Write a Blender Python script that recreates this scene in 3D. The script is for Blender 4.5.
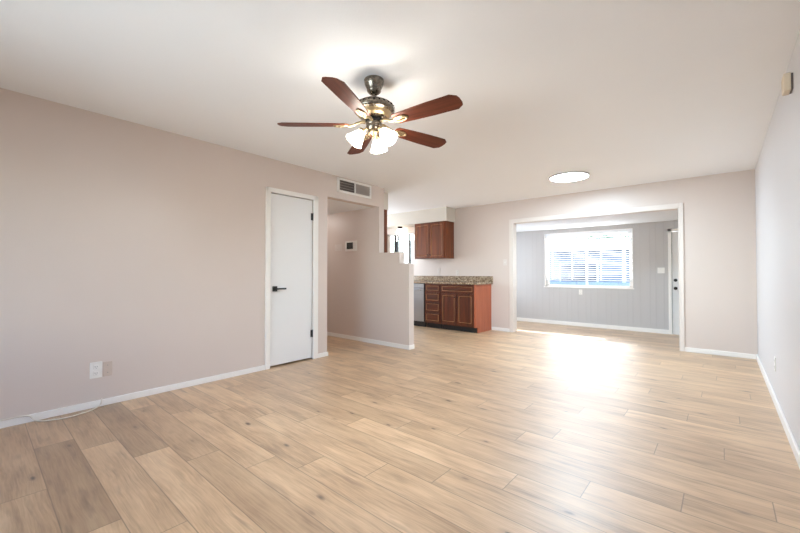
import bpy, bmesh, math, random
from mathutils import Vector, Matrix

random.seed(7)
S = bpy.context.scene
for o in list(bpy.data.objects):
    bpy.data.objects.remove(o)
COL = S.collection
R = math.radians

# ------------------------------------------------------------------ camera
FPX = 370.26
cam_d = bpy.data.cameras.new('camera')
cam = bpy.data.objects.new('camera', cam_d)
COL.objects.link(cam)
cam_d.sensor_fit = 'HORIZONTAL'
cam_d.sensor_width = 36.0
cam_d.lens = 36.0 * FPX / 800.0
cam_d.clip_start = 0.02
cam.location = (0, 0, 1.1146)
cam.rotation_euler = (R(90 + 0.879), 0, R(40.994))
S.camera = cam

# ------------------------------------------------------------------ exposure
S.view_settings.view_transform = 'Standard'
S.view_settings.look = 'None'
S.view_settings.gamma = 1.0
S.view_settings.use_curve_mapping = False
S.view_settings.exposure = 2.85
S.cycles.use_denoising = True
S.cycles.max_bounces = 10
S.cycles.diffuse_bounces = 6
S.cycles.transparent_max_bounces = 16
S.cycles.sample_clamp_indirect = 6.0
S.cycles.caustics_reflective = True
S.cycles.blur_glossy = 1.0
S.cycles.caustics_refractive = False

# ------------------------------------------------------------------ sky and sun
W = bpy.data.worlds.new('sky')
S.world = W
W.use_nodes = True
wt = W.node_tree
wt.nodes.clear()
wo = wt.nodes.new('ShaderNodeOutputWorld')
bg = wt.nodes.new('ShaderNodeBackground')
sky = wt.nodes.new('ShaderNodeTexSky')
sky.sky_type = 'NISHITA'
sky.sun_disc = False
sky.sun_elevation = R(38)
sky.sun_rotation = R(-6)
sky.air_density = 1.0
sky.dust_density = 1.5
bg.inputs['Strength'].default_value = 0.225
wt.links.new(sky.outputs[0], bg.inputs[0])
wt.links.new(bg.outputs[0], wo.inputs[0])

sd = bpy.data.lights.new('sun', 'SUN')
sd.energy = 2.3
sd.angle = R(0.6)
sd.color = (1.0, 0.97, 0.92)
sun = bpy.data.objects.new('sun', sd)
COL.objects.link(sun)
sun.rotation_euler = Vector((-0.15, -1.48, -0.95)).to_track_quat('-Z', 'Y').to_euler()
sun.location = (-2, 14, 6)


def area(name, loc, direction, sx, sy, power, color, spread=180):
    d = bpy.data.lights.new(name, 'AREA')
    d.shape = 'RECTANGLE'
    d.size, d.size_y = sx, sy
    d.energy = power
    d.color = color
    d.spread = R(spread)
    o = bpy.data.objects.new(name, d)
    COL.objects.link(o)
    o.location = loc
    o.rotation_euler = Vector(direction).to_track_quat('-Z', 'Z').to_euler()
    return o


# added fill lamps behind the camera, sunroom left end, kitchen end; windows there assumed
area('fill_behind_camera', (-1.9, -1.58, 1.45), (0.1, 5.5, 1.1), 2.2, 1.3, 2.8, (0.74, 0.91, 1.0), 75)
area('fill_sunroom_left', (-4.52, 7.9, 1.2), (1, 0, 0), 1.6, 1.3, 4.8, (0.74, 0.87, 1.0))
area('fill_kitchen_end', (-6.66, 5.3, 1.5), (1, 0, 0), 1.4, 1.0, 7, (0.80, 0.91, 1.0))


# ------------------------------------------------------------------ materials
def lin(c):
    return tuple(((v / 255) / 12.92 if v / 255 <= 0.04045 else ((v / 255 + 0.055) / 1.055) ** 2.4) for v in c)


class NT:
    def __init__(self, name):
        self.m = bpy.data.materials.new(name)
        self.m.use_nodes = True
        self.t = self.m.node_tree
        self.t.nodes.clear()
        self.out = self.n('ShaderNodeOutputMaterial')

    def n(self, typ, **kw):
        nd = self.t.nodes.new(typ)
        for k, v in kw.items():
            setattr(nd, k, v)
        return nd

    def l(self, a, b):
        self.t.links.new(a, b)

    def val(self, sock, v):
        if hasattr(v, 'links') or isinstance(v, bpy.types.NodeSocket):
            self.l(v, sock)
        else:
            sock.default_value = v

    def math(self, op, a, b=None, c=None, clamp=False):
        nd = self.n('ShaderNodeMath', operation=op, use_clamp=clamp)
        self.val(nd.inputs[0], a)
        if b is not None:
            self.val(nd.inputs[1], b)
        if c is not None:
            self.val(nd.inputs[2], c)
        return nd.outputs[0]

    def ramp(self, fac, stops):
        nd = self.n('ShaderNodeValToRGB')
        el = nd.color_ramp.elements
        el[0].position, el[0].color = stops[0][0], tuple(stops[0][1]) + (1,)
        el[1].position, el[1].color = stops[-1][0], tuple(stops[-1][1]) + (1,)
        for p, c in stops[1:-1]:
            e = el.new(p)
            e.color = tuple(c) + (1,)
        self.l(fac, nd.inputs[0])
        return nd.outputs[0]

    def mix(self, fac, a, b, mode='MIX'):
        nd = self.n('ShaderNodeMix', data_type='RGBA', blend_type=mode)
        self.val(nd.inputs[0], fac)
        for s, v in ((nd.inputs[6], a), (nd.inputs[7], b)):
            if isinstance(v, tuple):
                s.default_value = v if len(v) == 4 else v + (1,)
            else:
                self.l(v, s)
        return nd.outputs[2]

    def noise(self, vec, scale, detail=3, rough=0.5):
        nd = self.n('ShaderNodeTexNoise')
        nd.inputs['Scale'].default_value = scale
        nd.inputs['Detail'].default_value = detail
        nd.inputs['Roughness'].default_value = rough
        if vec is not None:
            self.l(vec, nd.inputs['Vector'])
        return nd.outputs['Fac']

    def mapping(self, vec, scale=(1, 1, 1), loc=(0, 0, 0), rot=(0, 0, 0)):
        nd = self.n('ShaderNodeMapping')
        nd.inputs['Scale'].default_value = scale
        nd.inputs['Location'].default_value = loc
        nd.inputs['Rotation'].default_value = rot
        self.l(vec, nd.inputs['Vector'])
        return nd.outputs[0]

    def obj(self):
        return self.n('ShaderNodeTexCoord').outputs['Object']

    def bsdf(self, color, rough=0.5, metal=0.0, spec=0.5, bump=None, bump_d=0.001, bump_s=1.0, **kw):
        b = self.n('ShaderNodeBsdfPrincipled')
        if isinstance(color, tuple):
            b.inputs['Base Color'].default_value = color + (1,)
        else:
            self.l(color, b.inputs['Base Color'])
        self.val(b.inputs['Roughness'], rough)
        b.inputs['Metallic'].default_value = metal
        b.inputs['Specular IOR Level'].default_value = spec
        for k, v in kw.items():
            b.inputs[k.replace('_', ' ')].default_value = v
        if bump is not None:
            bn = self.n('ShaderNodeBump')
            bn.inputs['Distance'].default_value = bump_d
            bn.inputs['Strength'].default_value = bump_s
            self.l(bump, bn.inputs['Height'])
            self.l(bn.outputs[0], b.inputs['Normal'])
        self.l(b.outputs[0], self.out.inputs[0])
        return b


def paint(name, col, rough=0.55, bump=0.0006, var=0.03, spec=0.4):
    t = NT(name)
    v = t.obj()
    n1 = t.noise(v, 1.3, 2)
    n2 = t.noise(v, 140, 2)
    c = t.mix(n1, tuple(x * (1 - var) for x in col), tuple(min(1, x * (1 + var)) for x in col))
    t.bsdf(c, rough, spec=spec, bump=n2, bump_d=bump)
    return t.m


def plain(name, col, rough=0.4, metal=0.0, spec=0.5, var=0.05):
    t = NT(name)
    v = t.obj()
    n1 = t.noise(v, 25, 2)
    c = t.mix(n1, tuple(x * (1 - var) for x in col), tuple(min(1, x * (1 + var)) for x in col))
    t.bsdf(c, rough, metal, spec)
    return t.m


def emit(name, col, strength, rim=None):
    t = NT(name)
    e = t.n('ShaderNodeEmission')
    e.inputs['Strength'].default_value = strength
    if rim:
        lw = t.n('ShaderNodeLayerWeight')
        lw.inputs['Blend'].default_value = 0.35
        t.l(t.mix(lw.outputs['Facing'], col, rim), e.inputs['Color'])
    else:
        e.inputs['Color'].default_value = col + (1,)
    t.l(e.outputs[0], t.out.inputs[0])
    return t.m


def wood(name, dark, light, axis='Z', rough=0.35, scale=1.0, spec=0.5):
    t = NT(name)
    v = t.obj()
    sc = {'X': (1.5, 22, 22), 'Y': (22, 1.5, 22), 'Z': (22, 22, 1.5)}[axis]
    mv = t.mapping(v, tuple(s * scale for s in sc))
    n1 = t.noise(mv, 1.0, 4, 0.6)
    n2 = t.noise(mv, 5.0, 2, 0.6)
    f = t.math('ADD', t.math('MULTIPLY', n1, 0.7), t.math('MULTIPLY', n2, 0.3))
    c = t.ramp(f, [(0.3, dark), (0.5, tuple((a + b) / 2 for a, b in zip(dark, light))), (0.72, light)])
    t.bsdf(c, rough, spec=spec, bump=n2, bump_d=0.0003)
    return t.m


def floor_material(name, light, dark, knot, rough):
    """wide oak boards: every board carries its own tone and seed as face attributes, u v run along the board in metres"""
    t = NT(name)
    uv = t.n('ShaderNodeUVMap', uv_map='board').outputs[0]
    tone = t.n('ShaderNodeAttribute', attribute_name='tone').outputs['Fac']
    seed = t.n('ShaderNodeAttribute', attribute_name='seed').outputs['Fac']
    lu = t.n('ShaderNodeAttribute', attribute_name='length').outputs['Fac']
    sep = t.n('ShaderNodeSeparateXYZ')
    t.l(uv, sep.inputs[0])
    u, v = sep.outputs[0], sep.outputs[1]
    comb = t.n('ShaderNodeCombineXYZ')
    t.l(t.math('MULTIPLY_ADD', seed, 37.0, u), comb.inputs[0])
    t.l(t.math('MULTIPLY_ADD', seed, 11.0, v), comb.inputs[1])
    t.l(t.math('MULTIPLY', seed, 53.0), comb.inputs[2])
    P = comb.outputs[0]
    warp = t.noise(t.mapping(P, (1.5, 5, 1)), 1.5, 2)
    P2 = t.n('ShaderNodeVectorMath', operation='ADD')
    cw = t.n('ShaderNodeCombineXYZ')
    t.l(t.math('MULTIPLY', t.math('SUBTRACT', warp, 0.5), 0.05), cw.inputs[1])
    t.l(P, P2.inputs[0])
    t.l(cw.outputs[0], P2.inputs[1])
    g1 = t.noise(t.mapping(P2.outputs[0], (1.6, 22, 1)), 1.0, 4, 0.6)
    g2 = t.noise(t.mapping(P2.outputs[0], (5, 120, 1)), 1.0, 3, 0.6)
    g3 = t.noise(t.mapping(P, (1.3, 4.0, 1)), 1.6, 3, 0.55)
    f = t.math('ADD', t.math('ADD', t.math('MULTIPLY', g1, 0.28), t.math('MULTIPLY', g2, 0.30)), t.math('MULTIPLY', g3, 0.42))
    c = t.ramp(f, [(0.34, tuple(k * 0.80 for k in dark)), (0.49, tuple((a + b) / 2 for a, b in zip(dark, light))), (0.60, light)])
    # knots
    vo = t.n('ShaderNodeTexVoronoi', feature='F1')
    vo.inputs['Scale'].default_value = 1.0
    t.l(t.mapping(P2.outputs[0], (3.1, 8.0, 1)), vo.inputs['Vector'])
    sepc = t.n('ShaderNodeSeparateColor')
    t.l(vo.outputs['Color'], sepc.inputs[0])
    has = t.math('GREATER_THAN', sepc.outputs[0], 0.34)
    size = t.math('MULTIPLY_ADD', sepc.outputs[1], 0.11, 0.04)
    kn = t.math('SUBTRACT', 1.0, t.math('DIVIDE', vo.outputs['Distance'], size), clamp=True)
    kn = t.math('MULTIPLY', t.math('MULTIPLY', kn, has), 1.6, clamp=True)
    halo = t.math('SUBTRACT', 1.0, t.math('DIVIDE', vo.outputs['Distance'], t.math('MULTIPLY', size, 2.4)), clamp=True)
    halo = t.math('MULTIPLY', t.math('MULTIPLY', halo, has), t.math('MULTIPLY', g1, 0.85))
    # short dark mineral streaks
    st = t.noise(t.mapping(P2.outputs[0], (2.2, 16, 1), (9, 3, 1)), 1.0, 3, 0.6)
    st = t.math('MULTIPLY', t.math('SUBTRACT', st, 0.58, clamp=True), 4.0, clamp=True)
    c = t.mix(t.math('MAXIMUM', halo, t.math('MULTIPLY', st, 0.75)), c, tuple(k * 1.9 for k in knot))
    c = t.mix(t.math('MULTIPLY', kn, 0.9), c, knot)
    c = t.mix(1.0, c, tone_rgb(t, tone), 'MULTIPLY')
    # seams
    wv = t.math('MINIMUM', v, t.math('SUBTRACT', 0.191, v))
    wu = t.math('MINIMUM', u, t.math('SUBTRACT', lu, u))
    e = t.math('MINIMUM', wv, wu)
    s = t.math('SUBTRACT', 1.0, t.math('DIVIDE', e, 0.0035), clamp=True)
    c = t.mix(t.math('MULTIPLY', s, 0.72), c, tuple(k * 0.8 for k in knot))
    hgt = t.math('SUBTRACT', t.math('MULTIPLY', g2, 0.25), s)
    ro = t.math('MULTIPLY_ADD', g1, 0.10, rough - 0.05)
    t.bsdf(c, ro, spec=0.7, bump=hgt, bump_d=0.0006, bump_s=0.6, Coat_Weight=1.0, Coat_Roughness=0.52)
    return t.m


def tone_rgb(t, tone):
    cb = t.n('ShaderNodeCombineColor')
    for i in range(3):
        t.l(tone if i == 0 else t.math('POWER', tone, 1.0 + 0.12 * i), cb.inputs[i])
    return cb.outputs[0]


def panelling(name, col):
    """painted sheet panelling with narrow vertical grooves at uneven spacings (object x runs along the wall)"""
    t = NT(name)
    v = t.obj()
    sep = t.n('ShaderNodeSeparateXYZ')
    t.l(v, sep.inputs[0])
    x = sep.outputs[0]
    h = None
    for per, off in ((0.405, 0.0), (0.405, 0.10), (0.405, 0.27)):
        m = t.math('FLOORED_MODULO', t.math('ADD', x, off + 20.25), per)
        d = t.math('ABSOLUTE', t.math('SUBTRACT', m, per / 2))
        g = t.math('SUBTRACT', 1.0, t.math('DIVIDE', d, 0.005), clamp=True)
        h = g if h is None else t.math('MAXIMUM', h, g)
    c = t.mix(t.math('MULTIPLY', h, 0.22), col, tuple(k * 0.55 for k in col))
    t.bsdf(c, 0.5, spec=0.4, bump=t.math('MULTIPLY', h, -1.0), bump_d=0.003)
    return t.m


def granite(name):
    t = NT(name)
    v = t.obj()
    n1 = t.noise(v, 38, 4, 0.7)
    n2 = t.noise(v, 120, 3, 0.7)
    c = t.ramp(n1, [(0.30, lin((64, 50, 38))), (0.42, lin((118, 96, 74))), (0.55, lin((168, 146, 120))), (0.70, lin((202, 186, 164)))])
    c = t.mix(t.math('GREATER_THAN', n2, 0.62), c, lin((84, 62, 44)))
    t.bsdf(c, 0.2)
    return t.m


def glass(name):
    t = NT(name)
    tr = t.n('ShaderNodeBsdfTransparent')
    tr.inputs[0].default_value = (0.95, 0.98, 1.0, 1)
    gl = t.n('ShaderNodeBsdfGlossy')
    gl.inputs['Roughness'].default_value = 0.02
    fr = t.n('ShaderNodeFresnel')
    fr.inputs['IOR'].default_value = 1.45
    mx = t.n('ShaderNodeMixShader')
    t.l(fr.outputs[0], mx.inputs[0])
    t.l(tr.outputs[0], mx.inputs[1])
    t.l(gl.outputs[0], mx.inputs[2])
    t.l(mx.outputs[0], t.out.inputs[0])
    return t.m


def brushed(name, col, rough=0.3, axis=(2, 2, 200)):
    t = NT(name)
    n = t.noise(t.mapping(t.obj(), axis), 1.0, 2)
    c = t.mix(n, tuple(k * 0.85 for k in col), tuple(min(1, k * 1.1) for k in col))
    t.bsdf(c, t.math('MULTIPLY_ADD', n, 0.15, rough), 1.0)
    return t.m


def leaves(name, a, b):
    t = NT(name)
    n = t.noise(t.obj(), 3.0, 3)
    t.bsdf(t.mix(n, a, b), 0.6)
    return t.m


M = {}
M['wall'] = paint('beige wall paint', lin((214, 200, 191)), 0.42, 0.0004, 0.02, 0.5)
M['wall_cool'] = paint('cool off white right wall', lin((213, 210, 211)), 0.4, 0.0004, 0.02, 0.5)  # right wall tinted slightly cooler than the other walls
M['ceiling'] = paint('ceiling paint', lin((246, 247, 249)), 0.8, 0.0008, 0.012, 0.2)
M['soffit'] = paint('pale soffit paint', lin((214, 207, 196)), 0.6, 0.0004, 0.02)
M['trim'] = paint('white trim paint', lin((240, 236, 231)), 0.35, 0.0002, 0.015)
M['casing'] = paint('off white casing paint', lin((226, 216, 208)), 0.4, 0.0002, 0.015)
M['door'] = paint('white door paint', lin((232, 231, 230)), 0.4, 0.0002, 0.01)
M['panel'] = panelling('grey panelling', lin((196, 192, 190)))
M['sun_ceiling'] = paint('white sunroom ceiling paint', lin((235, 236, 238)), 0.7, 0.0004, 0.01)
M['floor'] = floor_material('oak boards', lin((220, 187, 148)), lin((177, 138, 99)), lin((80, 54, 36)), 0.40)
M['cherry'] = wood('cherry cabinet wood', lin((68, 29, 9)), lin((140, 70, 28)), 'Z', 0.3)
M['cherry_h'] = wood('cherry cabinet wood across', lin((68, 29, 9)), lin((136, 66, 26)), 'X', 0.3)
M['cherry_base'] = wood('shade darkened cherry base wood', lin((52, 21, 8)), lin((112, 52, 22)), 'Z', 0.3)  # same cherry, darkened in colour for the dimmer light on the base units
M['cherry_base_across'] = wood('shade darkened cherry base wood across', lin((52, 21, 8)), lin((108, 49, 20)), 'X', 0.3)
M['cherry_side'] = wood('cherry end panel', lin((160, 84, 56)), lin((186, 104, 72)), 'Z', 0.4)
M['edge_highlight'] = wood('painted edge highlight', lin((150, 96, 56)), lin((206, 152, 104)), 'Z', 0.3)  # pale colour painted as the highlight along panel edges
M['plate'] = plain('wall coloured plastic', lin((220, 210, 203)), 0.4)
M['plate_beige'] = plain('beige painted plastic', lin((204, 186, 172)), 0.35)
M['kick'] = plain('black toe kick', (0.012, 0.011, 0.011), 0.5)
M['granite'] = granite('speckled granite')
M['steel'] = brushed('brushed stainless steel', (0.34, 0.35, 0.36), 0.3)
M['black'] = plain('matt black metal', (0.012, 0.012, 0.013), 0.4)
M['bronze'] = plain('dark bronze', (0.03, 0.022, 0.018), 0.35, 0.8)
M['nickel'] = brushed('antique nickel', (0.24, 0.205, 0.165), 0.2, (60, 60, 60))
M['brass'] = brushed('polished antique brass', (0.46, 0.36, 0.22), 0.34, (60, 60, 60))
M['blade'] = wood('dark cherry blade', lin((66, 30, 18)), lin((122, 58, 36)), 'X', 0.5, 1.0, 0.3)
M['shade'] = emit('lit frosted glass', (1.0, 0.93, 0.82), 7.0, (0.016, 0.011, 0.006))
M['bulb'] = emit('lit bulb', (0.80, 0.90, 1.0), 300.0)
M['disc'] = emit('lit diffuser', (0.66, 0.85, 1.0), 20.0)
M['globe'] = emit('lit globe glass', (1.0, 0.93, 0.82), 1.2)
M['plastic'] = plain('white plastic', lin((236, 232, 226)), 0.35)
M['cream'] = plain('cream plastic', lin((226, 210, 186)), 0.45)
M['slot'] = plain('dark slot', (0.03, 0.028, 0.026), 0.6)
M['grey_plastic'] = plain('grey plastic', lin((120, 118, 116)), 0.4)
M['duct'] = plain('dim duct metal', lin((110, 100, 96)), 0.6)
M['louvre'] = plain('grey louvre paint', lin((178, 168, 162)), 0.5)
M['screen'] = plain('dark green thermostat screen', lin((28, 38, 36)), 0.2)
M['blind'] = paint('white blind slat', lin((240, 242, 244)), 0.4, 0.0001, 0.01)
M['glass'] = glass('window glass')
M['cable'] = plain('off white cable', lin((224, 216, 204)), 0.45)
M['concrete'] = paint('pale concrete', lin((196, 192, 186)), 0.85, 0.002, 0.06)
M['stucco'] = paint('pale stucco', lin((108, 122, 140)), 0.9, 0.002, 0.04)
M['fascia'] = paint('white fascia paint', lin((240, 240, 240)), 0.6, 0.0004, 0.02)
M['roof'] = paint('grey shingle', lin((130, 132, 136)), 0.9, 0.003, 0.12)
M['pane_dark'] = plain('dark window pane', lin((52, 66, 84)), 0.08)
M['leaf'] = leaves('tree leaves', lin((60, 92, 62)), lin((104, 140, 96)))
M['bark'] = wood('bark', lin((70, 58, 48)), lin((120, 104, 90)), 'Z', 0.9)
M['fence'] = paint('grey blue fence paint', lin((74, 84, 90)), 0.9, 0.002, 0.05)
M['blue_grey'] = paint('blue grey block wall', lin((132, 146, 160)), 0.9, 0.002, 0.06)


# ------------------------------------------------------------------ mesh helpers
class MB:
    def __init__(self):
        self.b = bmesh.new()

    def box(self, x0, x1, y0, y1, z0, z1, bev=0.0, seg=1):
        x0, x1 = min(x0, x1), max(x0, x1)
        y0, y1 = min(y0, y1), max(y0, y1)
        z0, z1 = min(z0, z1), max(z0, z1)
        r = bmesh.ops.create_cube(self.b, size=1.0)
        vs = r['verts']
        for v in vs:
            v.co = Vector((x0 + (v.co.x + .5) * (x1 - x0), y0 + (v.co.y + .5) * (y1 - y0), z0 + (v.co.z + .5) * (z1 - z0)))
        if bev > 0:
            es = {e for v in vs for e in v.link_edges}
            bmesh.ops.bevel(self.b, geom=list(es), offset=bev, segments=seg, affect='EDGES', profile=0.5)
        return self

    def prism(self, pts, z0, z1, bev=0.0):
        """polygon in xy extruded along z"""
        lo = [self.b.verts.new((x, y, z0)) for x, y in pts]
        hi = [self.b.verts.new((x, y, z1)) for x, y in pts]
        n = len(pts)
        fs = [self.b.faces.new(hi), self.b.faces.new(lo[::-1])]
        for i in range(n):
            fs.append(self.b.faces.new((lo[i], lo[(i + 1) % n], hi[(i + 1) % n], hi[i])))
        if bev:
            es = {e for v in lo + hi for e in v.link_edges}
            bmesh.ops.bevel(self.b, geom=list(es), offset=bev, segments=2, affect='EDGES', profile=0.5)
        return self

    def lathe(self, prof, segs=32, mat=None, cap=True, scallop=None):
        mat = mat or Matrix()
        rings = []
        for r, z in prof:
            if r < 1e-6:
                rings.append([self.b.verts.new(mat @ Vector((0, 0, z)))])
            else:
                ring = []
                for i in range(segs):
                    a = 2 * math.pi * i / segs
                    rr = r * (1 + (scallop(a, z) if scallop else 0))
                    ring.append(self.b.verts.new(mat @ Vector((rr * math.cos(a), rr * math.sin(a), z))))
                rings.append(ring)
        for A, B in zip(rings, rings[1:]):
            for i in range(segs):
                j = (i + 1) % segs
                if len(A) == 1 and len(B) == 1:
                    break
                if len(A) == 1:
                    self.b.faces.new((A[0], B[j], B[i]))
                elif len(B) == 1:
                    self.b.faces.new((A[i], A[j], B[0]))
                else:
                    self.b.faces.new((A[i], A[j], B[j], B[i]))
        if cap:
            if len(rings[0]) > 2:
                self.b.faces.new(rings[0][::-1])
            if len(rings[-1]) > 2:
                self.b.faces.new(rings[-1])
        return self

    def tube(self, pts, r, segs=10):
        pts = [Vector(p) for p in pts]
        rings = []
        up = Vector((0, 0, 1))
        for i, p in enumerate(pts):
            d = (pts[min(i + 1, len(pts) - 1)] - pts[max(i - 1, 0)]).normalized()
            s = d.cross(up)
            if s.length < 1e-4:
                s = d.cross(Vector((1, 0, 0)))
            s.normalize()
            t = s.cross(d).normalized()
            rr = r[i] if isinstance(r, (list, tuple)) else r
            rings.append([self.b.verts.new(p + s * rr * math.cos(2 * math.pi * k / segs) + t * rr * math.sin(2 * math.pi * k / segs)) for k in range(segs)])
        for A, B in zip(rings, rings[1:]):
            for i in range(segs):
                j = (i + 1) % segs
                self.b.faces.new((A[i], A[j], B[j], B[i]))
        self.b.faces.new(rings[0][::-1])
        self.b.faces.new(rings[-1])
        return self

    def xform(self, m):
        bmesh.ops.transform(self.b, matrix=m, verts=self.b.verts)
        return self

    def build(self, name, mat, parent=None, smooth=None):
        me = bpy.data.meshes.new(name)
        bmesh.ops.recalc_face_normals(self.b, faces=self.b.faces)
        self.b.to_mesh(me)
        self.b.free()
        me.materials.append(mat)
        if smooth:
            for p in me.polygons:
                p.use_smooth = True
            me.set_sharp_from_angle(angle=R(smooth))
        o = bpy.data.objects.new(name, me)
        COL.objects.link(o)
        if parent:
            o.parent = parent
        return o


def tag(o, label=None, cat=None, group=None, kind=None):
    if label:
        o['label'] = label
    if cat:
        o['category'] = cat
    if group:
        o['group'] = group
    if kind:
        o['kind'] = kind
    return o


def thing(name, label, cat, loc=(0, 0, 0), rz=0.0, group=None, kind=None):
    o = bpy.data.objects.new(name, None)
    COL.objects.link(o)
    o.empty_display_size = 0.1
    o.location = loc
    o.rotation_euler = (0, 0, rz)
    return tag(o, label, cat, group, kind)


def structure(o, label=None):
    return tag(o, label, None, None, 'structure')


# wall frames: local x points out of the wall into the room, local y runs along it
XL, TH = -3.8972, math.atan(0.02671)
XR, YF = 0.3343, 6.5767
YH = 4.115                       # hallway wall face
YB, ZS = 9.10, -0.12             # sunroom back wall and floor level
CH = 2.44


def on_left(s, z=0.0):
    return (XL - math.sin(TH) * s, math.cos(TH) * s, z), TH


def on_right(y, z=0.0):
    return (XR, y, z), math.pi


def on_front(x, y, z=0.0):       # walls that face -Y: local y = +X
    return (x, y, z), -math.pi / 2


# ------------------------------------------------------------------ room shell
def boards(name, x0, x1, y0, y1, ztop, thick, mat, joints, tones, k0=0.26, seedv=3):
    """one floor mesh of boards 0.191 wide and 1.22 long laid along X, with its own thickness"""
    rnd = random.Random(seedv)
    bm = bmesh.new()
    uvl = bm.loops.layers.uv.new('board')
    tl = bm.faces.layers.float.new('tone')
    sl = bm.faces.layers.float.new('seed')
    ll = bm.faces.layers.float.new('length')
    w = 0.191
    r0 = math.floor((y0 - k0) / w)
    r1 = math.ceil((y1 - k0) / w)
    for k in range(r0, r1):
        ya, yb = k0 + k * w, k0 + (k + 1) * w
        j = joints.get(k)
        if j is None:
            j = -1.83 + 0.335 * (k - 5) + rnd.uniform(-.06, .06)
        n0 = math.floor((x0 - j) / 1.22)
        n1 = math.ceil((x1 - j) / 1.22)
        for n in range(n0, n1):
            xa, xb = j + n * 1.22, j + (n + 1) * 1.22
            ca, cb = max(xa, x0), min(xb, x1)
            da, db = max(ya, y0), min(yb, y1)
            if cb - ca < 1e-4 or db - da < 1e-4:
                continue
            vs = [bm.verts.new((x, y, ztop)) for x, y in ((ca, da), (cb, da), (cb, db), (ca, db))]
            f = bm.faces.new(vs)
            for lp in f.loops:
                lp[uvl].uv = (lp.vert.co.x - xa, lp.vert.co.y - ya)
            tone = tones.get((k, n), rnd.choice((0.86, 0.91, 0.95, 1.0, 1.0, 1.04, 0.93)) + rnd.uniform(-.03, .03))
            f[tl] = tone
            f[sl] = rnd.random()
            f[ll] = 1.22
    # underside and edges
    lo = ztop - thick
    for quad in (((x0, y0, lo), (x0, y1, lo), (x1, y1, lo), (x1, y0, lo)),
                 ((x0, y1, ztop), (x1, y1, ztop), (x1, y1, lo), (x0, y1, lo)),
                 ((x0, y0, lo), (x1, y0, lo), (x1, y0, ztop), (x0, y0, ztop)),
                 ((x0, y0, ztop), (x0, y1, ztop), (x0, y1, lo), (x0, y0, lo)),
                 ((x1, y0, lo), (x1, y1, lo), (x1, y1, ztop), (x1, y0, ztop))):
        f = bm.faces.new([bm.verts.new(q) for q in quad])
        f[tl] = 0.95
        f[ll] = 1.22
        for lp in f.loops:
            lp[uvl].uv = (0.5 + 0.001 * lp.vert.co.x, 0.09)
    me = bpy.data.meshes.new(name)
    bm.to_mesh(me)
    bm.free()
    me.materials.append(mat)
    o = bpy.data.objects.new(name, me)
    COL.objects.link(o)
    return o


J = {0: -3.28, 1: -3.04, 2: -2.68, 3: -2.39, 4: -3.27, 5: -1.83, 6: -1.48, 7: -1.17, 8: -0.86, 9: -0.54, 10: -0.155, 12: -0.87, 14: 0.0}
T = {(0, 0): 0.62, (0, -1): 0.84, (0, 1): 0.98, (-1, 0): 0.80, (-1, -1): 0.80, (-1, 1): 0.84, (1, 0): 0.97, (1, -1): 0.82,
     (2, 0): 1.04, (2, -1): 0.68, (3, 0): 0.84, (3, -1): 0.84, (4, 0): 0.98, (4, -1): 0.86, (4, 1): 1.02, (5, 0): 1.02, (5, -1): 0.94,
     (6, -1): 1.0, (6, 0): 1.0, (7, -1): 0.86, (7, 0): 0.98, (8, 0): 1.0, (8, -1): 1.04, (8, -2): 0.86}
structure(boards('floor', -7.0, 0.45, -2.0, 6.72, 0.0, 0.06, M['floor'], J, T))
structure(boards('floor_sunroom', -4.75, 0.75, 6.60, 9.3, ZS, 0.06, M['floor'], {}, {}, seedv=9))

# ceilings
structure(MB().box(-7.0, 0.45, -2.0, 6.70, CH, CH + .1).build('ceiling', M['ceiling']))
structure(MB().box(-6.6, -4.02, 3.09, YH, 2.135, 2.17).build('ceiling_hall', M['ceiling']))
structure(MB().box(-4.75, 0.75, 6.70, 9.3, 2.135, 2.22).build('ceiling_sunroom', M['sun_ceiling']))

# left wall (own frame, a closet door and the hallway opening in it)
D0, D1, DT = 2.245, 2.868, 2.052
w = MB()
w.box(-.12, 0, -2.0, D0, 0, CH)
w.box(-.12, 0, D0, D1, DT, CH)
w.box(-.12, 0, D1, 3.098, 0, CH)
w.box(-.12, 0, 3.098, 4.118, 2.13, CH)
wl = structure(w.build('wall_left', M['wall']))
wl.location, wl.rotation_euler = (XL, 0, 0), (0, 0, TH)

# hallway wall with its stepped free end
XC = on_left(4.12)[0][0]
w = MB()
pts = [(-6.6, 0), (-3.405, 0), (-3.405, 1.243), (-3.588, 1.243), (-3.588, 1.413), (XC, 1.413), (XC, CH), (-6.6, CH)]
w.prism(pts, 0, 0.11)
w.xform(Matrix.Translation((0, YH + .11, 0)) @ Matrix.Rotation(R(90), 4, 'X'))
structure(w.build('wall_hall', M['wall']))

# far wall with the sunroom opening and the kitchen window
OX0, OX1, OZ = -2.935, -0.450, 2.035
KX0, KX1, KZ0, KZ1 = -6.16, -5.30, 1.10, 2.03
w = MB()
w.box(-7.0, KX0, YF, 6.70, 0, CH)
w.box(KX0, KX1, YF, 6.70, 0, KZ0)
w.box(KX0, KX1, YF, 6.70, KZ1, CH)
w.box(KX1, OX0, YF, 6.70, 0, CH)
w.box(OX0, OX1, YF, 6.70, OZ, CH)
w.box(OX1, 0.45, YF, 6.70, 0, CH)
structure(w.build('wall_far', M['wall']))
structure(MB().box(XR, XR + .12, -2.0, YF, 0, CH).build('wall_right', M['wall_cool']))

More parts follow.
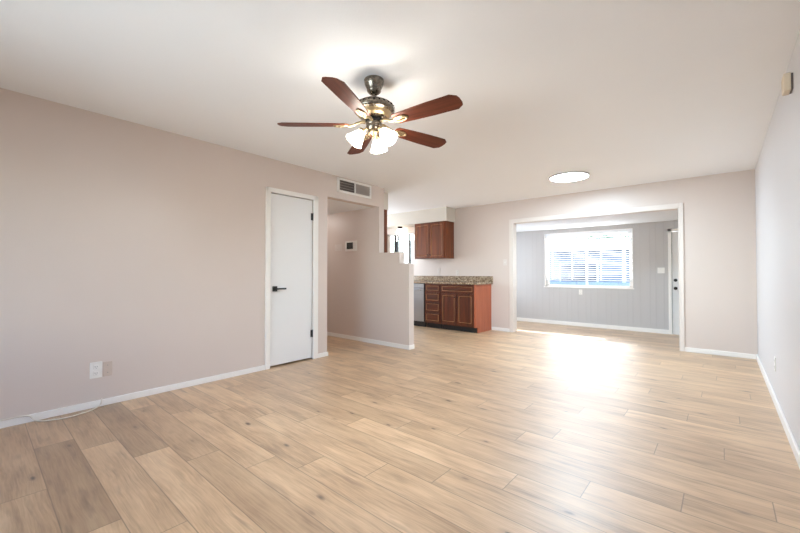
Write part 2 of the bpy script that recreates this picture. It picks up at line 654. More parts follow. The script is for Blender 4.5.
# wall behind the camera with a window opening added for light, other outer walls
w = MB()
w.box(-4.1, -3.0, -1.75, -1.63, 0, CH)
w.box(-3.0, -0.8, -1.75, -1.63, 0, .8)
w.box(-3.0, -0.8, -1.75, -1.63, 2.1, CH)
w.box(-0.8, 0.4, -1.75, -1.63, 0, CH)
structure(w.build('wall_front', M['wall']))
structure(MB().box(-6.6, -4.12, 2.97, 3.09, 0, CH).build('wall_hall_side', M['wall']))
structure(MB().box(-6.72, -6.6, 2.97, 4.3, 0, CH).build('wall_hall_end', M['wall']))
w = MB()
w.box(-4.85, -4.75, 2.0, 2.97, 0, CH)
w.box(-4.75, -4.05, 2.0, 2.1, 0, CH)
structure(w.build('wall_closet', M['wall']))
w = MB()
w.box(-6.85, -6.72, 4.2, 4.6, 0, CH)
w.box(-6.85, -6.72, 6.0, 6.7, 0, CH)
w.box(-6.85, -6.72, 4.6, 6.0, 0, 1.0)
w.box(-6.85, -6.72, 4.6, 6.0, 2.0, CH)
structure(w.build('wall_kitchen_end', M['wall']))

# sunroom walls: back wall with window and door openings, ends
WX0, WX1, WZ0, WZ1 = -3.25, -1.41, 0.775, 2.045
EX0, EX1, EZ = -0.757, 0.11, 1.93
w = MB()
w.box(-4.75, WX0, YB, YB + .14, ZS, 2.15)
w.box(WX0, WX1, YB, YB + .14, ZS, WZ0)
w.box(WX0, WX1, YB, YB + .14, WZ1, 2.15)
w.box(WX1, EX0, YB, YB + .14, ZS, 2.15)
w.box(EX0, EX1, YB, YB + .14, EZ, 2.15)
w.box(EX1, 0.75, YB, YB + .14, ZS, 2.15)
structure(w.build('wall_sunroom_back', M['panel']))
w = MB()
w.box(-4.75, -4.6, 6.70, 7.1, ZS, 2.15)
w.box(-4.75, -4.6, 8.7, YB, ZS, 2.15)
w.box(-4.75, -4.6, 7.1, 8.7, ZS, .55)
w.box(-4.75, -4.6, 7.1, 8.7, 1.85, 2.15)
structure(w.build('wall_sunroom_left', M['panel']))
structure(MB().box(.6, .75, 6.70, YB, ZS, 2.15).build('wall_sunroom_right', M['panel']))

# kitchen soffits over the cabinets
structure(MB().box(-6.72, -4.19, 6.25, YF, 2.16, CH).build('ceiling_soffit_far', M['soffit']))
structure(MB().box(-6.72, -4.22, YH + .11, 4.55, 2.16, CH).build('ceiling_soffit_hall', M['soffit']))

# ------------------------------------------------------------------ baseboards, casings
BH, BT = 0.085, 0.014


def left_box(name, mat, *boxes, bev=0.003):
    m = MB()
    for b in boxes:
        m.box(*b, bev=bev)
    o = m.build(name, mat)
    o.location, o.rotation_euler = (XL, 0, 0), (0, 0, TH)
    return structure(o)


left_box('baseboard_left', M['trim'], (0, BT, -1.6, 2.192, 0, .055))
left_box('baseboard_stub', M['trim'], (0, BT, 2.937, 3.098 + BT, 0, .055))
left_box('trim_1', M['trim'], (-.005, .018, 2.193, D0 + .008, 0, 2.10), (-.005, .018, D1 - .008, 2.937, 0, 2.10), (-.005, .018, 2.193, 2.937, DT - .008, 2.10))
structure(MB().box(-6.6, -3.405 + BT, YH - BT, YH, 0, .062, .003).build('baseboard_hall', M['trim']))
structure(MB().box(-3.405, -3.405 + BT, YH, YH + .11, 0, .062, .003).build('baseboard_hall_end', M['trim']))
m = MB()
m.box(-3.365, -2.992, YF - BT, YF, 0, .062, .003)
m.box(-0.403, XR, YF - BT, YF, 0, .062, .003)
structure(m.build('baseboard_far', M['trim']))
structure(MB().box(XR - BT, XR, -1.6, YF - BT, 0, .072, .003).build('baseboard_right', M['trim']))
m = MB()
cw = 0.062
m.box(OX0 - cw, OX0, YF - .018, YF, 0, OZ + cw, .003)
m.box(OX1, OX1 + .047, YF - .018, YF, 0, OZ + cw, .003)
m.box(OX0, OX1, YF - .018, YF, OZ, OZ + cw, .003)
structure(m.build('trim_2', M['casing']))
m = MB()      # lining of the opening
m.box(OX0, OX0 + .012, YF - .018, 6.715, 0, OZ)
m.box(OX1 - .012, OX1, YF - .018, 6.715, 0, OZ)
m.box(OX0, OX1, YF - .018, 6.715, OZ - .012, OZ)
structure(m.build('trim_3', M['casing']))
m = MB()      # sunroom skirting and door casing
m.box(-4.6, EX0 - .05, YB - .016, YB, ZS, ZS + .085, .003)
m.box(EX1 + .05, .6, YB - .016, YB, ZS, ZS + .085, .003)
structure(m.build('baseboard_sunroom', M['trim']))
m = MB()
m.box(EX0 - .05, EX0 + .006, YB - .018, YB, ZS, EZ + .045, .003)
m.box(EX1 - .006, EX1 + .05, YB - .018, YB, ZS, EZ + .045, .003)
m.box(EX0 - .05, EX1 + .05, YB - .018, YB, EZ - .006, EZ + .045, .003)
structure(m.build('trim_4', M['trim']))

# ------------------------------------------------------------------ closet door in the left wall
dc = (D0 + D1) / 2
loc, rz = on_left(dc)
d = thing('door_1', None, None, loc, rz, kind='structure')
hw = (D1 - D0) / 2 - .011
MB().box(-.045, -.008, -hw, hw, .022, DT - .013, .002).build('door_panel', M['door'], d)
h = MB()
h.box(-.008, .002, -hw + .035, -hw + .095, .888, .950, .002)
h.build('door_handle', M['black'], d)
hd = [c for c in d.children if c.name.startswith('door_handle')][0]
m = MB()
m.lathe([(.011, 0), (.011, .045)], 16, Matrix.Translation((0, -hw + .063, .919)) @ Matrix.Rotation(R(90), 4, 'Y'))
m.box(.036, .050, -hw + .055, -hw + .188, .909, .929, .004, 2)
m.build('lever', M['black'], hd, 40)
for z in (1.783, .285):
    m = MB()
    m.box(-.009, .001, hw - .022, hw + .009, z, z + .09, .001)
    m.lathe([(.0065, z - .004), (.0065, z + .094)], 12, Matrix.Translation((.005, hw + .006, 0)))
    m.build('hinge', M['black'], d)
MB().box(-.01, .003, -hw - .0095, -hw - .001, .895, .945).build('strike_plate', M['grey_plastic'], d)

# ------------------------------------------------------------------ return air vent above the hallway
loc, rz = on_left(3.598, 2.322)
v = thing('air_vent', 'white return air grille with two louvred halves on header above hallway opening', 'air vent', loc, rz)
hwv, hhv = .335, .10
m = MB()
for a in ((-hwv, hwv, -hhv, -hhv + .032), (-hwv, hwv, hhv - .028, hhv), (-hwv, -hwv + .04, -hhv, hhv), (hwv - .03, hwv, -hhv, hhv), (-.012, .012, -hhv, hhv)):
    m.box(0, .014, a[0], a[1], a[2], a[3], .002)
m.build('frame', M['trim'], v)
for y0, y1, mt, a in ((-hwv + .04, -.012, 'duct', 62), (.012, hwv - .03, 'louvre', 20)):
    m = MB()
    m.box(.0005, .002, y0, y1, -.07, .073)
    n = 14
    for i in range(n):
        yy = y0 + (i + .5) * (y1 - y0) / n
        q = MB()
        q.box(-.0012, .0012, -.0065, .0065, -.068, .072)
        q.xform(Matrix.Translation((.0062, yy, 0)) @ Matrix.Rotation(R(a), 4, 'Z'))
        me = bpy.data.meshes.new('tmp')
        q.b.to_mesh(me)
        q.b.free()
        m.b.from_mesh(me)
        bpy.data.meshes.remove(me)
    m.build('louvre_panel', M[mt], v)
    m = MB()
    for i in range(3):
        m.box(.009, .0125, y0, y1, -.040 + i * .038, -.034 + i * .038)
    m.build('cross_bars', M['louvre'], v)

# ------------------------------------------------------------------ wall plates
def outlet(loc, rz, label, group=None, mat='plastic', hh=.0575, hw_=.037, recept=True):
    o = thing('wall_outlet', label, 'outlet', loc, rz, group)
    MB().box(0, .006, -hw_, hw_, -hh, hh, .002, 2).build('cover_plate', M[mat], o)
    for s in (-1, 1):
        f = MB().box(.004, .0085, -.017, .017, s * .026 - .0165, s * .026 + .0165, .002, 2).build('receptacle', M[mat], o)
        m = MB()
        m.box(.008, .0088, -.008, -.0055, s * .026 - .003, s * .026 + .007)
        m.box(.008, .0088, .0055, .008, s * .026 - .003, s * .026 + .007)
        m.box(.008, .0088, -.002, .002, s * .026 - .011, s * .026 - .007)
        m.build('slots', M['slot'], f)
    return o


def blank(name, loc, rz, label, hw_, hh, mat='plastic', cat='wall plate'):
    o = thing(name, label, cat, loc, rz)
    MB().box(0, .006, -hw_, hw_, -hh, hh, .002, 2).build('cover_plate', M[mat], o)
    for s in (-1, 1):
        MB().lathe([(.003, .006), (.003, .0072)], 10, Matrix.Translation((0, 0, s * .03)) @ Matrix.Rotation(R(90), 4, 'Y')).build('screw', M['grey_plastic'], o)
    return o


def switch(name, loc, rz, label, gang=1, mat='plastic'):
    o = thing(name, label, 'light switch', loc, rz)
    w_ = .036 if gang == 1 else .06
    MB().box(0, .006, -w_, w_, -.0575, .0575, .002, 2).build('cover_plate', M[mat], o)
    for c in ([0] if gang == 1 else [-.023, .023]):
        MB().box(.004, .011, c - .0055, c + .0055, -.012, .012, .001).build('toggle', M['plastic'], o)
    return o


loc, rz = on_left(.671, .306)
o = outlet(loc, rz, 'white duplex outlet on left wall, the whiter left plate of the pair', None, 'plastic', .066, .041)
loc, rz = on_left(.749, .302)
blank('blank_plate', loc, rz, 'beige painted blank plate right beside the white outlet on left wall', .031, .060, 'plate_beige')
loc, rz = on_front(-4.650, YH, 1.55)
t = thing('thermostat', 'white thermostat with dark screen on hallway wall', 'thermostat', loc, rz)
MB().box(0, .005, -.145, .145, -.085, .085, .004, 2).build('back_plate', M['plastic'], t)
MB().box(.004, .026, -.125, .125, -.07, .07, .005, 2).build('housing', M['plastic'], t)
MB().box(.0255, .0275, -.088, .070, -.052, .058, .001).build('screen', M['screen'], t)
m = MB()
for i in range(3):
    m.box(.0255, .028, .085, .112, -.045 + i * .034, -.023 + i * .034, .001)
m.build('buttons', M['plastic'], t)
loc, rz = on_front(-4.985, YH, 1.535)
blank('blank_plate', loc, rz, 'wide beige blank plate left of the thermostat on hallway wall', .090, .054, 'plate')
loc, rz = on_right(4.44, .342)
outlet(loc, rz, 'white outlet low on the right wall near far corner')
loc, rz = on_front(-3.085, YF, 1.30)
switch('light_switch', loc, rz, 'pale switch on far wall left of the sunroom opening', 1, 'plate')
loc, rz = on_front(-4.14, YF, 1.10)
outlet(loc, rz, 'white outlet above the granite backsplash, below the wall cabinet corner', None, 'plate')
loc, rz = on_front(-4.60, YF, 1.14)
outlet(loc, rz, 'white outlet on kitchen wall beneath the middle of wall cabinet', None, 'plate')
loc, rz = on_front(-.925, YB, 1.15)
switch('light_switch', loc, rz, 'white double switch on grey panelling left of the white exterior door', 2)
loc, rz = on_front(-2.44, YB, .66)
outlet(loc, rz, 'white outlet on grey panelling below the blinds')

# door chime on the right wall near the ceiling
loc, rz = on_right(3.245, 2.262)
c = thing('door_chime', 'cream box shaped door chime high on the right wall', 'door chime', loc, rz)
MB().box(.009, .042, -.048, .048, -.053, .053, .006, 2).build('cover', M['cream'], c)
m = MB()
for i in range(7):
    m.box(.0415, .043, -.036 + i * .011, -.031 + i * .011, -.036, .036)
m.build('grille', M['cream'], c)
MB().box(-.001, .010, -.044, .044, -.048, .048, .002).build('base_plate', M['duct'], c)

# coax cable running along the foot of the left wall
pts = []
for s, x, z in ((-.3, .018, .058), (.0, .018, .058), (.22, .018, .058), (.28, .022, .048), (.31, .035, .012), (.36, .085, .006), (.45, .125, .006), (.54, .120, .006), (.63, .080, .006), (.695, .024, .016), (.706, .019, .040), (.71, .004, .064)):
    pts.append((x, s, z))
# smooth
def smooth(pts, n=6):
    out = []
    P = [Vector(p) for p in pts]
    for i in range(len(P) - 1):
        p0, p1, p2, p3 = P[max(i - 1, 0)], P[i], P[i + 1], P[min(i + 2, len(P) - 1)]
        for k in range(n):
            t_ = k / n
            out.append(0.5 * ((2 * p1) + (-p0 + p2) * t_ + (2 * p0 - 5 * p1 + 4 * p2 - p3) * t_ ** 2 + (-p0 + 3 * p1 - 3 * p2 + p3) * t_ ** 3))
    out.append(P[-1])
    return out


o = MB().tube(smooth(pts), .0045, 8).build('cable', M['cable'], None, 60)
o.location, o.rotation_euler = (XL, 0, 0), (0, 0, TH)
tag(o, 'thin off white cable looping out from the left baseboard onto the floor', 'cable')


# ------------------------------------------------------------------ ceiling fan
FX, FY = -1.797, 1.795
fan = thing('ceiling_fan', 'five blade ceiling fan with dark cherry blades and three lit glass shades', 'ceiling fan', (FX, FY, CH))
m = MB()
m.lathe([(.040, 0), (.066, 0), (.069, -.006), (.066, -.014), (.067, -.020), (.064, -.036), (.056, -.052), (.050, -.064), (.046, -.070), (.049, -.076), (.046, -.084), (.034, -.096), (.018, -.104), (.0, -.105)], 40)
m.build('canopy', M['nickel'], fan, 50)
MB().lathe([(.0125, -.10), (.0125, -.150)], 20).build('downrod', M['nickel'], fan, 50)
prof = [(.0, -.132), (.022, -.132), (.026, -.142), (.060, -.148), (.096, -.158), (.122, -.174), (.136, -.192), (.141, -.206), (.142, -.214), (.139, -.222), (.130, -.228), (.118, -.236), (.112, -.246), (.100, -.258), (.084, -.268), (.064, -.275), (.0, -.276)]
mh = MB().lathe(prof, 48).build('motor_housing', M['nickel'], fan, 45)
m = MB()     # cast ribs round the shoulder of the housing
for i in range(24):
    q = MB()
    q.box(-.004, .004, -.0055, .0055, -.016, .016, .002)
    q.xform(Matrix.Rotation(2 * math.pi * i / 24, 4, 'Z') @ Matrix.Translation((.1275, 0, -.183)) @ Matrix.Rotation(R(-52), 4, 'Y') @ Matrix.Rotation(R(90), 4, 'Y') @ Matrix.Rotation(R(90), 4, 'Y'))
    me = bpy.data.meshes.new('tmp')
    q.b.to_mesh(me)
    q.b.free()
    m.b.from_mesh(me)
    bpy.data.meshes.remove(me)
m.build('rib_ring', M['bronze'], mh, 45)
MB().lathe([(.122, -.234), (.116, -.240), (.112, -.250), (.098, -.262), (.090, -.266)], 48, cap=False).build('brass_band', M['brass'], mh, 50)
MB().lathe([(.056, -.274), (.060, -.278), (.060, -.290), (.054, -.294)], 32).build('flywheel', M['black'], fan, 40)
m = MB()
m.lathe([(.0, -.292), (.050, -.292), (.055, -.298), (.055, -.312), (.052, -.316), (.055, -.320), (.055, -.340), (.048, -.350), (.030, -.356), (.0, -.357)], 36)
sw = m.build('switch_housing', M['nickel'], fan, 45)

ZB = -.314
BL = [(.185, -.050), (.30, -.058), (.45, -.066), (.610, -.070), (.648, -.044), (.655, -.020), (.655, .020), (.648, .044), (.610, .070), (.45, .066), (.30, .058), (.185, .050), (.172, .030), (.172, -.030)]
for k in range(5):
    a = R(6.0 + 72 * k)
    base = Matrix.Rotation(a, 4, 'Z') @ Matrix.Translation((0, 0, ZB)) @ Matrix.Rotation(R(-12.5), 4, 'X')
    m = MB().prism(BL, -.003, .003, .0015)
    b = m.build('blade', M['blade'], fan)
    b.matrix_local = base
    m = MB()     # cast bracket under each blade, in the blade's own frame
    m.tube([(.058, 0, .018), (.085, 0, .020), (.115, 0, .012), (.145, 0, -.003), (.175, 0, -.008)], [.012, .010, .009, .010, .011], 10)
    ring = []
    for i in range(25):
        q = 2 * math.pi * i / 24
        ring.append((.222 + .048 * math.cos(q), .024 * math.sin(q), -.0075))
    m.tube(ring, .006, 8)
    m.box(.17, .265, -.007, .007, -.010, -.004, .002)
    for x, y in ((.18, 0), (.235, .020), (.235, -.020), (.270, 0)):
        m.lathe([(.0, -.014), (.0065, -.013), (.009, -.009), (.009, -.003)], 12, Matrix.Translation((x, y, 0)))
    m.build('blade_iron', M['brass'], b, 50)

m = MB()
m.lathe([(.030, -.352), (.034, -.360), (.030, -.372), (.020, -.384), (.012, -.392), (.015, -.400), (.009, -.410), (.0, -.413)], 28)
m.build('finial', M['brass'], sw, 50)
for az in (0, 120, 240):
    az = R(az)
    rotz = Matrix.Rotation(az, 4, 'Z')
    m = MB()
    m.tube([(.022, 0, -.346), (.042, 0, -.344), (.058, 0, -.346), (.070, 0, -.356), (.078, 0, -.366)], .0085, 12)
    ax = rotz @ Matrix.Translation((.078, 0, -.362)) @ Matrix.Rotation(R(180 - 38), 4, 'Y') @ Matrix.Scale(.89, 4)
    arm = m.xform(rotz).build('light_arm', M['brass'], sw, 50)
    MB().lathe([(.0, -.008), (.022, -.008), (.031, -.002), (.032, .012), (.028, .018)], 28, ax).build('shade_holder', M['brass'], sw, 50)
    MB().lathe([(.0, .018), (.012, .022), (.014, .034), (.024, .050), (.026, .062), (.020, .076), (.0, .084)], 20, ax, cap=False).build('bulb', M['bulb'], sw, 60)
    prof = [(.026, .006), (.029, .020), (.036, .036), (.046, .056), (.054, .076), (.060, .094), (.067, .108), (.071, .114), (.068, .1135), (.057, .093), (.051, .075), (.043, .056), (.033, .037), (.026, .022), (.0, .018)]
    MB().lathe(prof, 36, ax, cap=False, scallop=lambda q, z: .04 * max(0, (z - .06) / .055) * math.cos(5 * q)).build('lamp_shade', M['shade'], fan, 60)
for x, y, ln in ((.048, .018, .10), (.040, -.034, .07)):
    m = MB().tube([(x, y, -.335), (x + .006, y, -.345), (x + .006, y, -.355 - ln)], .0011, 6)
    m.lathe([(.0, -.378 - ln), (.004, -.374 - ln), (.0035, -.356 - ln), (.0, -.354 - ln)], 10, Matrix.Translation((x + .006, y, 0)))
    m.build('pull_chain', M['brass'], sw, 50)

# ------------------------------------------------------------------ flush ceiling light near the far wall
cl = thing('ceiling_light', 'lit round white flush ceiling light in front of the sunroom opening', 'ceiling light', (-1.575, 5.36, CH))
MB().lathe([(.0, 0), (.248, 0), (.252, -.003), (.252, -.022), (.249, -.025), (.240, -.025), (.240, -.018), (.0, -.018)], 64).build('rim', plain('satin rim', lin((196, 194, 190)), 0.35, 0.3), cl, 40)
MB().lathe([(.239, -.0205), (.234, -.0245), (.220, -.028), (.17, -.031), (.09, -.033), (.0, -.0335)], 64, cap=False).build('diffuser', M['disc'], cl, 60)

# kitchen lamp under the soffit
kl = thing('kitchen_light', 'small lit globe lamp on dark base under the kitchen soffit', 'ceiling light', (-5.57, 6.41, 2.16))
MB().lathe([(.0, 0), (.060, 0), (.062, -.010), (.055, -.024), (.042, -.040), (.040, -.056), (.0, -.056)], 32).build('lamp_base', M['bronze'], kl, 40)
MB().lathe([(.036, -.054), (.050, -.064), (.074, -.086), (.086, -.112), (.085, -.140), (.070, -.168), (.042, -.186), (.0, -.192)], 32, cap=False).build('globe', M['globe'], kl, 60)


# fill lamp added out of view on the hallway ceiling, round the closet corner
hl = thing('hall_fill', 'added unseen fill lamp on the hallway ceiling behind the closet corner', 'ceiling light', (-5.7, 3.6, 2.135))
MB().lathe([(.0, 0), (.12, 0), (.12, -.02), (.0, -.02)], 32).build('lamp_base', M['plastic'], hl, 40)
MB().lathe([(.115, -.02), (.11, -.05), (.07, -.075), (.0, -.085)], 32, cap=False).build('diffuser', emit('added hall fill glass', (1.0, 0.96, 0.92), 5.0), hl, 60)


# ------------------------------------------------------------------ kitchen cabinets
CF = 5.99      # plane of the cabinet boxes; fronts stand proud of it


def front(parent, name, x0, x1, z0, z1, y, raised=True, knob=None, horizontal=False):
    """raised panel door or drawer front whose face looks to -Y; coordinates local to the cabinet"""
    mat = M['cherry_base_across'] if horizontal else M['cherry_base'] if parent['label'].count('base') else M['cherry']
    th = .019
    fr = .048 if not horizontal else .030
    m = MB()
    m.box(x0, x0 + fr, y - th, y, z0, z1, .003)
    m.box(x1 - fr, x1, y - th, y, z0, z1, .003)
    m.box(x0 + fr - .001, x1 - fr + .001, y - th, y, z0, z0 + fr, .003)
    m.box(x0 + fr - .001, x1 - fr + .001, y - th, y, z1 - fr, z1, .003)
    m.box(x0 + fr - .002, x1 - fr + .002, y - th + .011, y - .002, z0 + fr - .002, z1 - fr + .002)
    d_ = m.build(name, mat, parent)
    a0, a1, c0, c1 = x0 + fr + .004, x1 - fr - .004, z0 + fr + .004, z1 - fr - .004
    if a1 - a0 > .05 and c1 - c0 > .03:
        g = .016 if not horizontal else .008
        q = MB()
        lo = [(a0, y - th + .011, c0), (a1, y - th + .011, c0), (a1, y - th + .011, c1), (a0, y - th + .011, c1)]
        hi = [(a0 + g, y - th + .003, c0 + g), (a1 - g, y - th + .003, c0 + g), (a1 - g, y - th + .003, c1 - g), (a0 + g, y - th + .003, c1 - g)]
        L = [q.b.verts.new(p) for p in lo]
        H = [q.b.verts.new(p) for p in hi]
        q.b.faces.new(H)
        for i in range(4):
            q.b.faces.new((L[i], L[(i + 1) % 4], H[(i + 1) % 4], H[i]))
        q.build('raised_panel', mat, d_)
        q = MB()  # thin strips standing in for the glint on panel edges
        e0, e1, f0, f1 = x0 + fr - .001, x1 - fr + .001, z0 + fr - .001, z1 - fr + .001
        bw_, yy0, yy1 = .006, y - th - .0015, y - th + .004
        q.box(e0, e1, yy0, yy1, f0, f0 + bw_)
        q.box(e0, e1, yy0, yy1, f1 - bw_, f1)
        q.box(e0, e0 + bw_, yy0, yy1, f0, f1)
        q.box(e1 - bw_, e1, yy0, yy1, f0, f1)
        q.build('highlight_bead', M['edge_highlight'], d_)
    if knob:
        kx, kz = knob
        MB().lathe([(.005, 0), (.005, .012), (.012, .017), (.014, .023), (.010, .028), (.0, .029)], 16,
                   Matrix.Translation((kx, y - th, kz)) @ Matrix.Rotation(R(90), 4, 'X')).build('knob', M['bronze'], d_, 45)
    return d_


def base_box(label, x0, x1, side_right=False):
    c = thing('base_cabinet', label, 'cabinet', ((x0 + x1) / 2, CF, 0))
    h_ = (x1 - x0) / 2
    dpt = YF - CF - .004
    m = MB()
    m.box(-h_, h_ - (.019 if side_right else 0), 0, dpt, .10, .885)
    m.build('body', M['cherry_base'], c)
    m = MB()
    m.box(-h_, h_ - .012, .07, .085, 0, .10)
    m.build('toe_kick', M['kick'], c)
    if side_right:
        pts = [(-.002, .10), (-.002, .885), (dpt, .885), (dpt, 0), (.065, 0), (.065, .10)]
        q = MB().prism(pts, 0, .018)
        q.xform(Matrix.Translation((h_ - .018, 0, 0)) @ Matrix.Rotation(R(90), 4, 'Z') @ Matrix.Rotation(R(90), 4, 'X'))
        q.build('end_panel', M['cherry_side'], c)
        MB().box(h_ - .04, h_ + .001, -.012, .001, .10, .885, .002).build('corner_stile', M['cherry_side'], c)
    return c, h_


# four drawer unit
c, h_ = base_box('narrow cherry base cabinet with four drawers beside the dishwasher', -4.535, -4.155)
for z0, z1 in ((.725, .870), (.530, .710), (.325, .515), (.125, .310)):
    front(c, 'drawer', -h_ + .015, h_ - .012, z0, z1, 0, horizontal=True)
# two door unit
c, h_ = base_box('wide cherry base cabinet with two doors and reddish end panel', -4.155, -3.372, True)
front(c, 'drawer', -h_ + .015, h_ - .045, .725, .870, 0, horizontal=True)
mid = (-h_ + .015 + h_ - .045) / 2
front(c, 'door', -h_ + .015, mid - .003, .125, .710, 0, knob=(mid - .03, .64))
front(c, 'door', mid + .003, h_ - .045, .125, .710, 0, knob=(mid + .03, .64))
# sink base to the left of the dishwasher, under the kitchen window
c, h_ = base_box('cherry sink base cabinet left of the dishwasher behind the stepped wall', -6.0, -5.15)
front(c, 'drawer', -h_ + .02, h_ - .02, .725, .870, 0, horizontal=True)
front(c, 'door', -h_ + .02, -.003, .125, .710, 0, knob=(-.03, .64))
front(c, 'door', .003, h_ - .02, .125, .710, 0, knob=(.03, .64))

# dishwasher
dw = thing('dishwasher', 'stainless steel dishwasher left of the drawers', 'dishwasher', (-4.842, CF, 0))
MB().box(-.300, .300, 0, .56, .10, .882).build('body', M['black'], dw)
MB().box(-.296, .296, -.025, .0, .115, .790, .006, 2).build('door', M['steel'], dw)
MB().box(-.296, .296, -.025, .0, .796, .878, .005, 2).build('control_panel', M['steel'], dw)
m = MB()
m.tube([(-.24, -.06, .752), (.24, -.06, .752)], .010, 12)
for s in (-.21, .21):
    m.tube([(s, -.02, .752), (s, -.06, .752)], .007, 8)
m.build('handle', M['steel'], dw, 50)
MB().box(-.29, .29, .05, .065, 0, .105).build('toe_kick', M['kick'], dw)

# worktop with backsplash
ct = thing('countertop', 'speckled granite worktop with low granite backsplash', 'countertop', (-5.0, CF, .886))
MB().box(-1.7, 1.668, -.035, YF - CF - .002, 0, .038, .004, 2).build('slab', M['granite'], ct)
MB().box(-1.7, 1.668, YF - CF - .026, YF - CF - .002, .0385, .150, .003).build('backsplash', M['granite'], ct)

# wall cabinets
uc = thing('wall_cabinet', 'cherry wall cabinet with two raised panel doors above the granite counter', 'cabinet', (-4.625, 6.275, 1.40))
hx, hz = .405, .758
MB().box(-hx, hx - .018, 0, YF - 6.277, 0, hz).build('body', M['cherry'], uc)
MB().box(hx - .018, hx, -.002, YF - 6.277, 0, hz, .001).build('side_panel', M['cherry'], uc)
front(uc, 'door', -hx + .012, -.004, .012, hz - .012, 0, knob=(-.032, .075))
front(uc, 'door', .004, hx - .035, .012, hz - .012, 0, knob=(.032, .075))
wc = thing('wall_cabinet', 'dark cherry wall cabinet on kitchen side of the stepped wall', 'cabinet', (-4.62, YH + .112, 1.40))
MB().box(-.40, .382, 0, .30, 0, hz).build('body', M['cherry'], wc)
MB().box(.382, .40, 0, .302, 0, hz, .001).build('side_panel', M['cherry'], wc)
for a0, a1, kx in ((-.39, -.004, -.03), (.004, .37, .03)):
    dd = front(wc, 'door', -a1, -a0, .012, hz - .012, 0, knob=(-kx, .075))
    dd.matrix_local = Matrix.Translation((0, .302, 0)) @ Matrix.Rotation(math.pi, 4, 'Z')

# ------------------------------------------------------------------ windows
# sunroom window with two sliding sashes
wn = thing('window_1', None, None, ((WX0 + WX1) / 2, YB, WZ0), 0, kind='structure')
hx, hz = (WX1 - WX0) / 2, WZ1 - WZ0
m = MB()
for a in ((-hx, -hx + .04, 0, hz), (hx - .04, hx, 0, hz), (-hx, hx, 0, .022), (-hx, hx, hz - .04, hz)):
    m.box(a[0], a[1], .070, .105, a[2], a[3], .002)
m.build('window_frame', M['trim'], wn)
for a0, a1, y in ((-hx + .04, .022, .092), (-.022, hx - .04, .078)):
    m = MB()
    for a in ((a0, a0 + .035, .022, hz - .04), (a1 - .035, a1, .022, hz - .04), (a0, a1, .022, .042), (a0, a1, hz - .075, hz - .04)):
        m.box(a[0], a[1], y - .006, y + .012, a[2], a[3], .001)
    s_ = m.build('sash', M['trim'], wn)
    MB().box(a0 + .033, a1 - .033, y + .001, y + .005, .041, hz - .073).build('pane', M['glass'], s_)
MB().box(-hx - .02, hx + .02, -.012, .072, -.022, .003, .003).build('window_sill', M['trim'], wn)
m = MB()
for a in ((-hx, -hx + .010, 0, hz), (hx - .010, hx, 0, hz), (-hx, hx, hz - .010, hz)):
    m.box(a[0], a[1], 0, .085, a[2], a[3])
m.build('reveal', M['trim'], wn)

bl = thing('window_blind', 'white horizontal blind with open slats in the sunroom window', 'blind', ((WX0 + WX1) / 2, YB + .032, WZ1 - .012))
bx = hx - .016
MB().box(-bx, bx, -.028, .028, -.055, 0, .003).build('headrail', M['blind'], bl)
m = MB()
pitch, n = .0486, 21
for i in range(n):
    z = -.085 - i * pitch
    q = MB()
    for sgn in (0,):
        q.box(-bx, bx, -.025, .025, -.0013, .0013)
    q.xform(Matrix.Translation((0, 0, z)) @ Matrix.Rotation(R(-17), 4, 'X'))
    me = bpy.data.meshes.new('tmp')
    q.b.to_mesh(me)
    q.b.free()
    m.b.from_mesh(me)
    bpy.data.meshes.remove(me)
m.build('slats', M['blind'], bl)
zb = -.085 - n * pitch
MB().box(-bx, bx, -.026, .026, zb - .012, zb + .010, .004).build('bottom_rail', M['blind'], bl)
for x in (-bx + .16, -.30, .30, bx - .16):
    m = MB()
    for y in (-.0262, .0262):
        m.box(x - .006, x + .006, y - .0006, y + .0006, zb, -.05)
    m.build('ladder_tape', M['blind'], bl)
MB().tube([(-bx + .09, -.034, -.05), (-bx + .09, -.036, -.72)], .004, 8).build('tilt_wand', M['blind'], bl, 50)

# kitchen window
kw = thing('window_2', None, None, ((KX0 + KX1) / 2, YF, KZ0), 0, kind='structure')
hx, hz = (KX1 - KX0) / 2, KZ1 - KZ0
m = MB()
for a in ((-hx, -hx + .03, 0, hz), (hx - .03, hx, 0, hz), (-hx, hx, 0, .03), (-hx, hx, hz - .03, hz)):
    m.box(a[0], a[1], .07, .11, a[2], a[3], .002)
m.build('window_frame', M['trim'], kw)
for a0, a1, y in ((-hx + .03, -.10, .098), (-.13, hx - .03, .082)):
    m = MB()
    for a in ((a0, a0 + .02, .03, hz - .03), (a1 - .022, a1, .03, hz - .03), (a0, a1, .03, .05), (a0, a1, hz - .05, hz - .03)):
        m.box(a[0], a[1], y - .006, y + .010, a[2], a[3], .001)
    s_ = m.build('sash', M['trim'], kw)
    MB().box(a0 + .018, a1 - .02, y, y + .004, .048, hz - .048).build('pane', M['glass'], s_)
for bx0, bx1 in ((-.225, -.195), (-.135, -.110), (.228, .258)):
    MB().box(bx0, bx1, .066, .112, .03, hz - .03, .001).build('mullion', M['bronze'], kw)
MB().box(-hx, hx, -.02, .07, -.02, .002, .003).build('window_sill', M['trim'], kw)

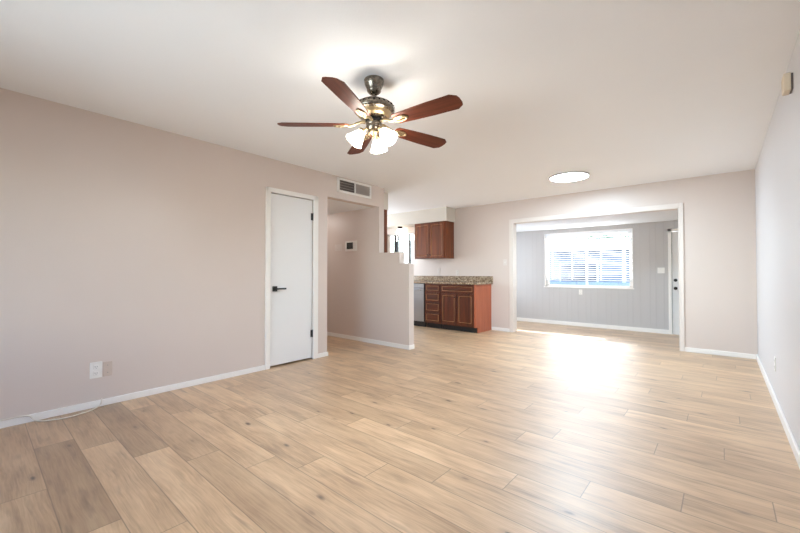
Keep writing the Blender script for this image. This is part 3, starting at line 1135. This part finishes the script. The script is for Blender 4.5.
# exterior door in the sunroom back wall
ed = thing('door_2', None, None, ((EX0 + EX1) / 2, YB, ZS), 0, kind='structure')
hw = (EX1 - EX0) / 2
MB().box(-hw + .009, hw - .007, .012, .055, .001, EZ - ZS - .012, .002).build('door_panel', M['door'], ed)
MB().box(-hw + .001, -hw + .009, .014, .05, .01, EZ - ZS - .006).build('weather_strip', M['black'], ed)
for z, nm in ((1.075, 'deadbolt'), (.915, 'door_knob')):
    m = MB()
    m.lathe([(.030, 0), (.030, .008), (.026, .012)], 24, Matrix.Translation((-hw + .065, .012, z)) @ Matrix.Rotation(R(90), 4, 'X'))
    if nm == 'door_knob':
        m.lathe([(.012, .008), (.012, .035), (.026, .046), (.028, .060), (.018, .070), (.0, .072)], 24, Matrix.Translation((-hw + .065, .012, z)) @ Matrix.Rotation(R(90), 4, 'X'))
    else:
        m.box(-hw + .060, -hw + .070, -.018, .004, z - .016, z + .016, .002)
    m.build(nm, M['black'], ed, 45)

# ------------------------------------------------------------------ outside, seen through the blinds
structure(MB().box(-30, 30, 9.25, 40, ZS - .25, ZS - .10).build('ground_yard', M['concrete']))
structure(MB().box(-7.5, -4.75, 6.72, 9.6, ZS - .25, ZS - .1).build('ground_side_yard', M['concrete']))
structure(MB().box(-7.6, -4.76, 6.72, 8.6, 2.30, 2.38).build('roof_sun_block', M['fascia']))  # slab added to keep sun out of the kitchen window
tag(MB().box(-7.6, -4.80, 8.45, 8.55, ZS - .1, 2.05).build('added_fence', M['fence']), 'added fence darkening the view through the kitchen window', 'fence')  # put in to tone down the bright kitchen window
nh = thing('neighbour_house', 'pale house with white fascia and grey roof seen through the blinds', 'house', (-3.0, 15.0, ZS - .1))
MB().box(-9, 3.2, .6, 7, 0, 2.3).build('wall', M['stucco'], nh)
MB().box(-9.3, 3.5, 0, .08, 2.13, 2.57, .01).build('fascia', M['fascia'], nh)
pts = [(-.05, 2.57), (3.5, 2.80), (7.2, 2.57)]
q = MB().prism(pts, -9.3, 3.5)
q.xform(Matrix.Rotation(R(90), 4, 'Z') @ Matrix.Rotation(R(90), 4, 'X'))
q.build('roof', M['roof'], nh)
for x0, x1, z0, z1 in ((-6.6, -5.2, .75, 1.6), (-1.9, -.6, .6, 1.65), (1.2, 2.4, .2, 1.6)):
    f = MB().box(x0 - .06, x1 + .06, .55, .62, z0 - .06, z1 + .06, .01).build('window', M['fascia'], nh)
    MB().box(x0, x1, .535, .56, z0, z1).build('pane', M['pane_dark'], f)
for x in (-5.6, -2.4, .4):
    MB().box(x - .05, x + .05, .0, .1, 0, 2.14).build('porch_post', M['fascia'], nh)
bw = MB()
for i in range(40):
    bw.box(-8 + i * .4, -8 + i * .4 + .39, 13.0, 13.15, ZS - .1, .80)
tag(bw.build('block_wall', M['blue_grey']), 'blue grey block wall across the yard seen through the blinds', 'wall')


def tree(x, y, h_, label, seedv):
    rnd = random.Random(seedv)
    t_ = thing('tree', label, 'tree', (x, y, ZS - .1), group='trees beyond the yard')
    MB().tube([(0, 0, 0), (.05, .02, h_ * .3), (-.04, .03, h_ * .6)], [.16, .12, .06], 10).build('trunk', M['bark'], t_, 60)
    m = MB()
    for i in range(900):
        a, b_, rr = rnd.uniform(0, 6.28), rnd.uniform(-1, 1), rnd.random() ** .4
        cx = rr * 1.9 * math.cos(a) * math.sqrt(1 - b_ * b_)
        cy = rr * 1.9 * math.sin(a) * math.sqrt(1 - b_ * b_)
        cz = h_ * .68 + rr * 1.5 * b_
        u_ = Vector((rnd.gauss(0, 1), rnd.gauss(0, 1), rnd.gauss(0, 1))).normalized() * .16
        v_ = Vector((rnd.gauss(0, 1), rnd.gauss(0, 1), rnd.gauss(0, 1))).normalized() * .08
        p_ = Vector((cx, cy, cz))
        m.b.faces.new([m.b.verts.new(p_ + q_) for q_ in (u_, v_, -u_, -v_)])
    m.build('foliage', M['leaf'], t_)


tree(-5.2, 24.5, 5.2, 'leafy tree behind the pale house, left of the window mullion', 1)
tree(-1.6, 25.0, 5.8, 'leafy tree behind the pale house, right of the window mullion', 2)
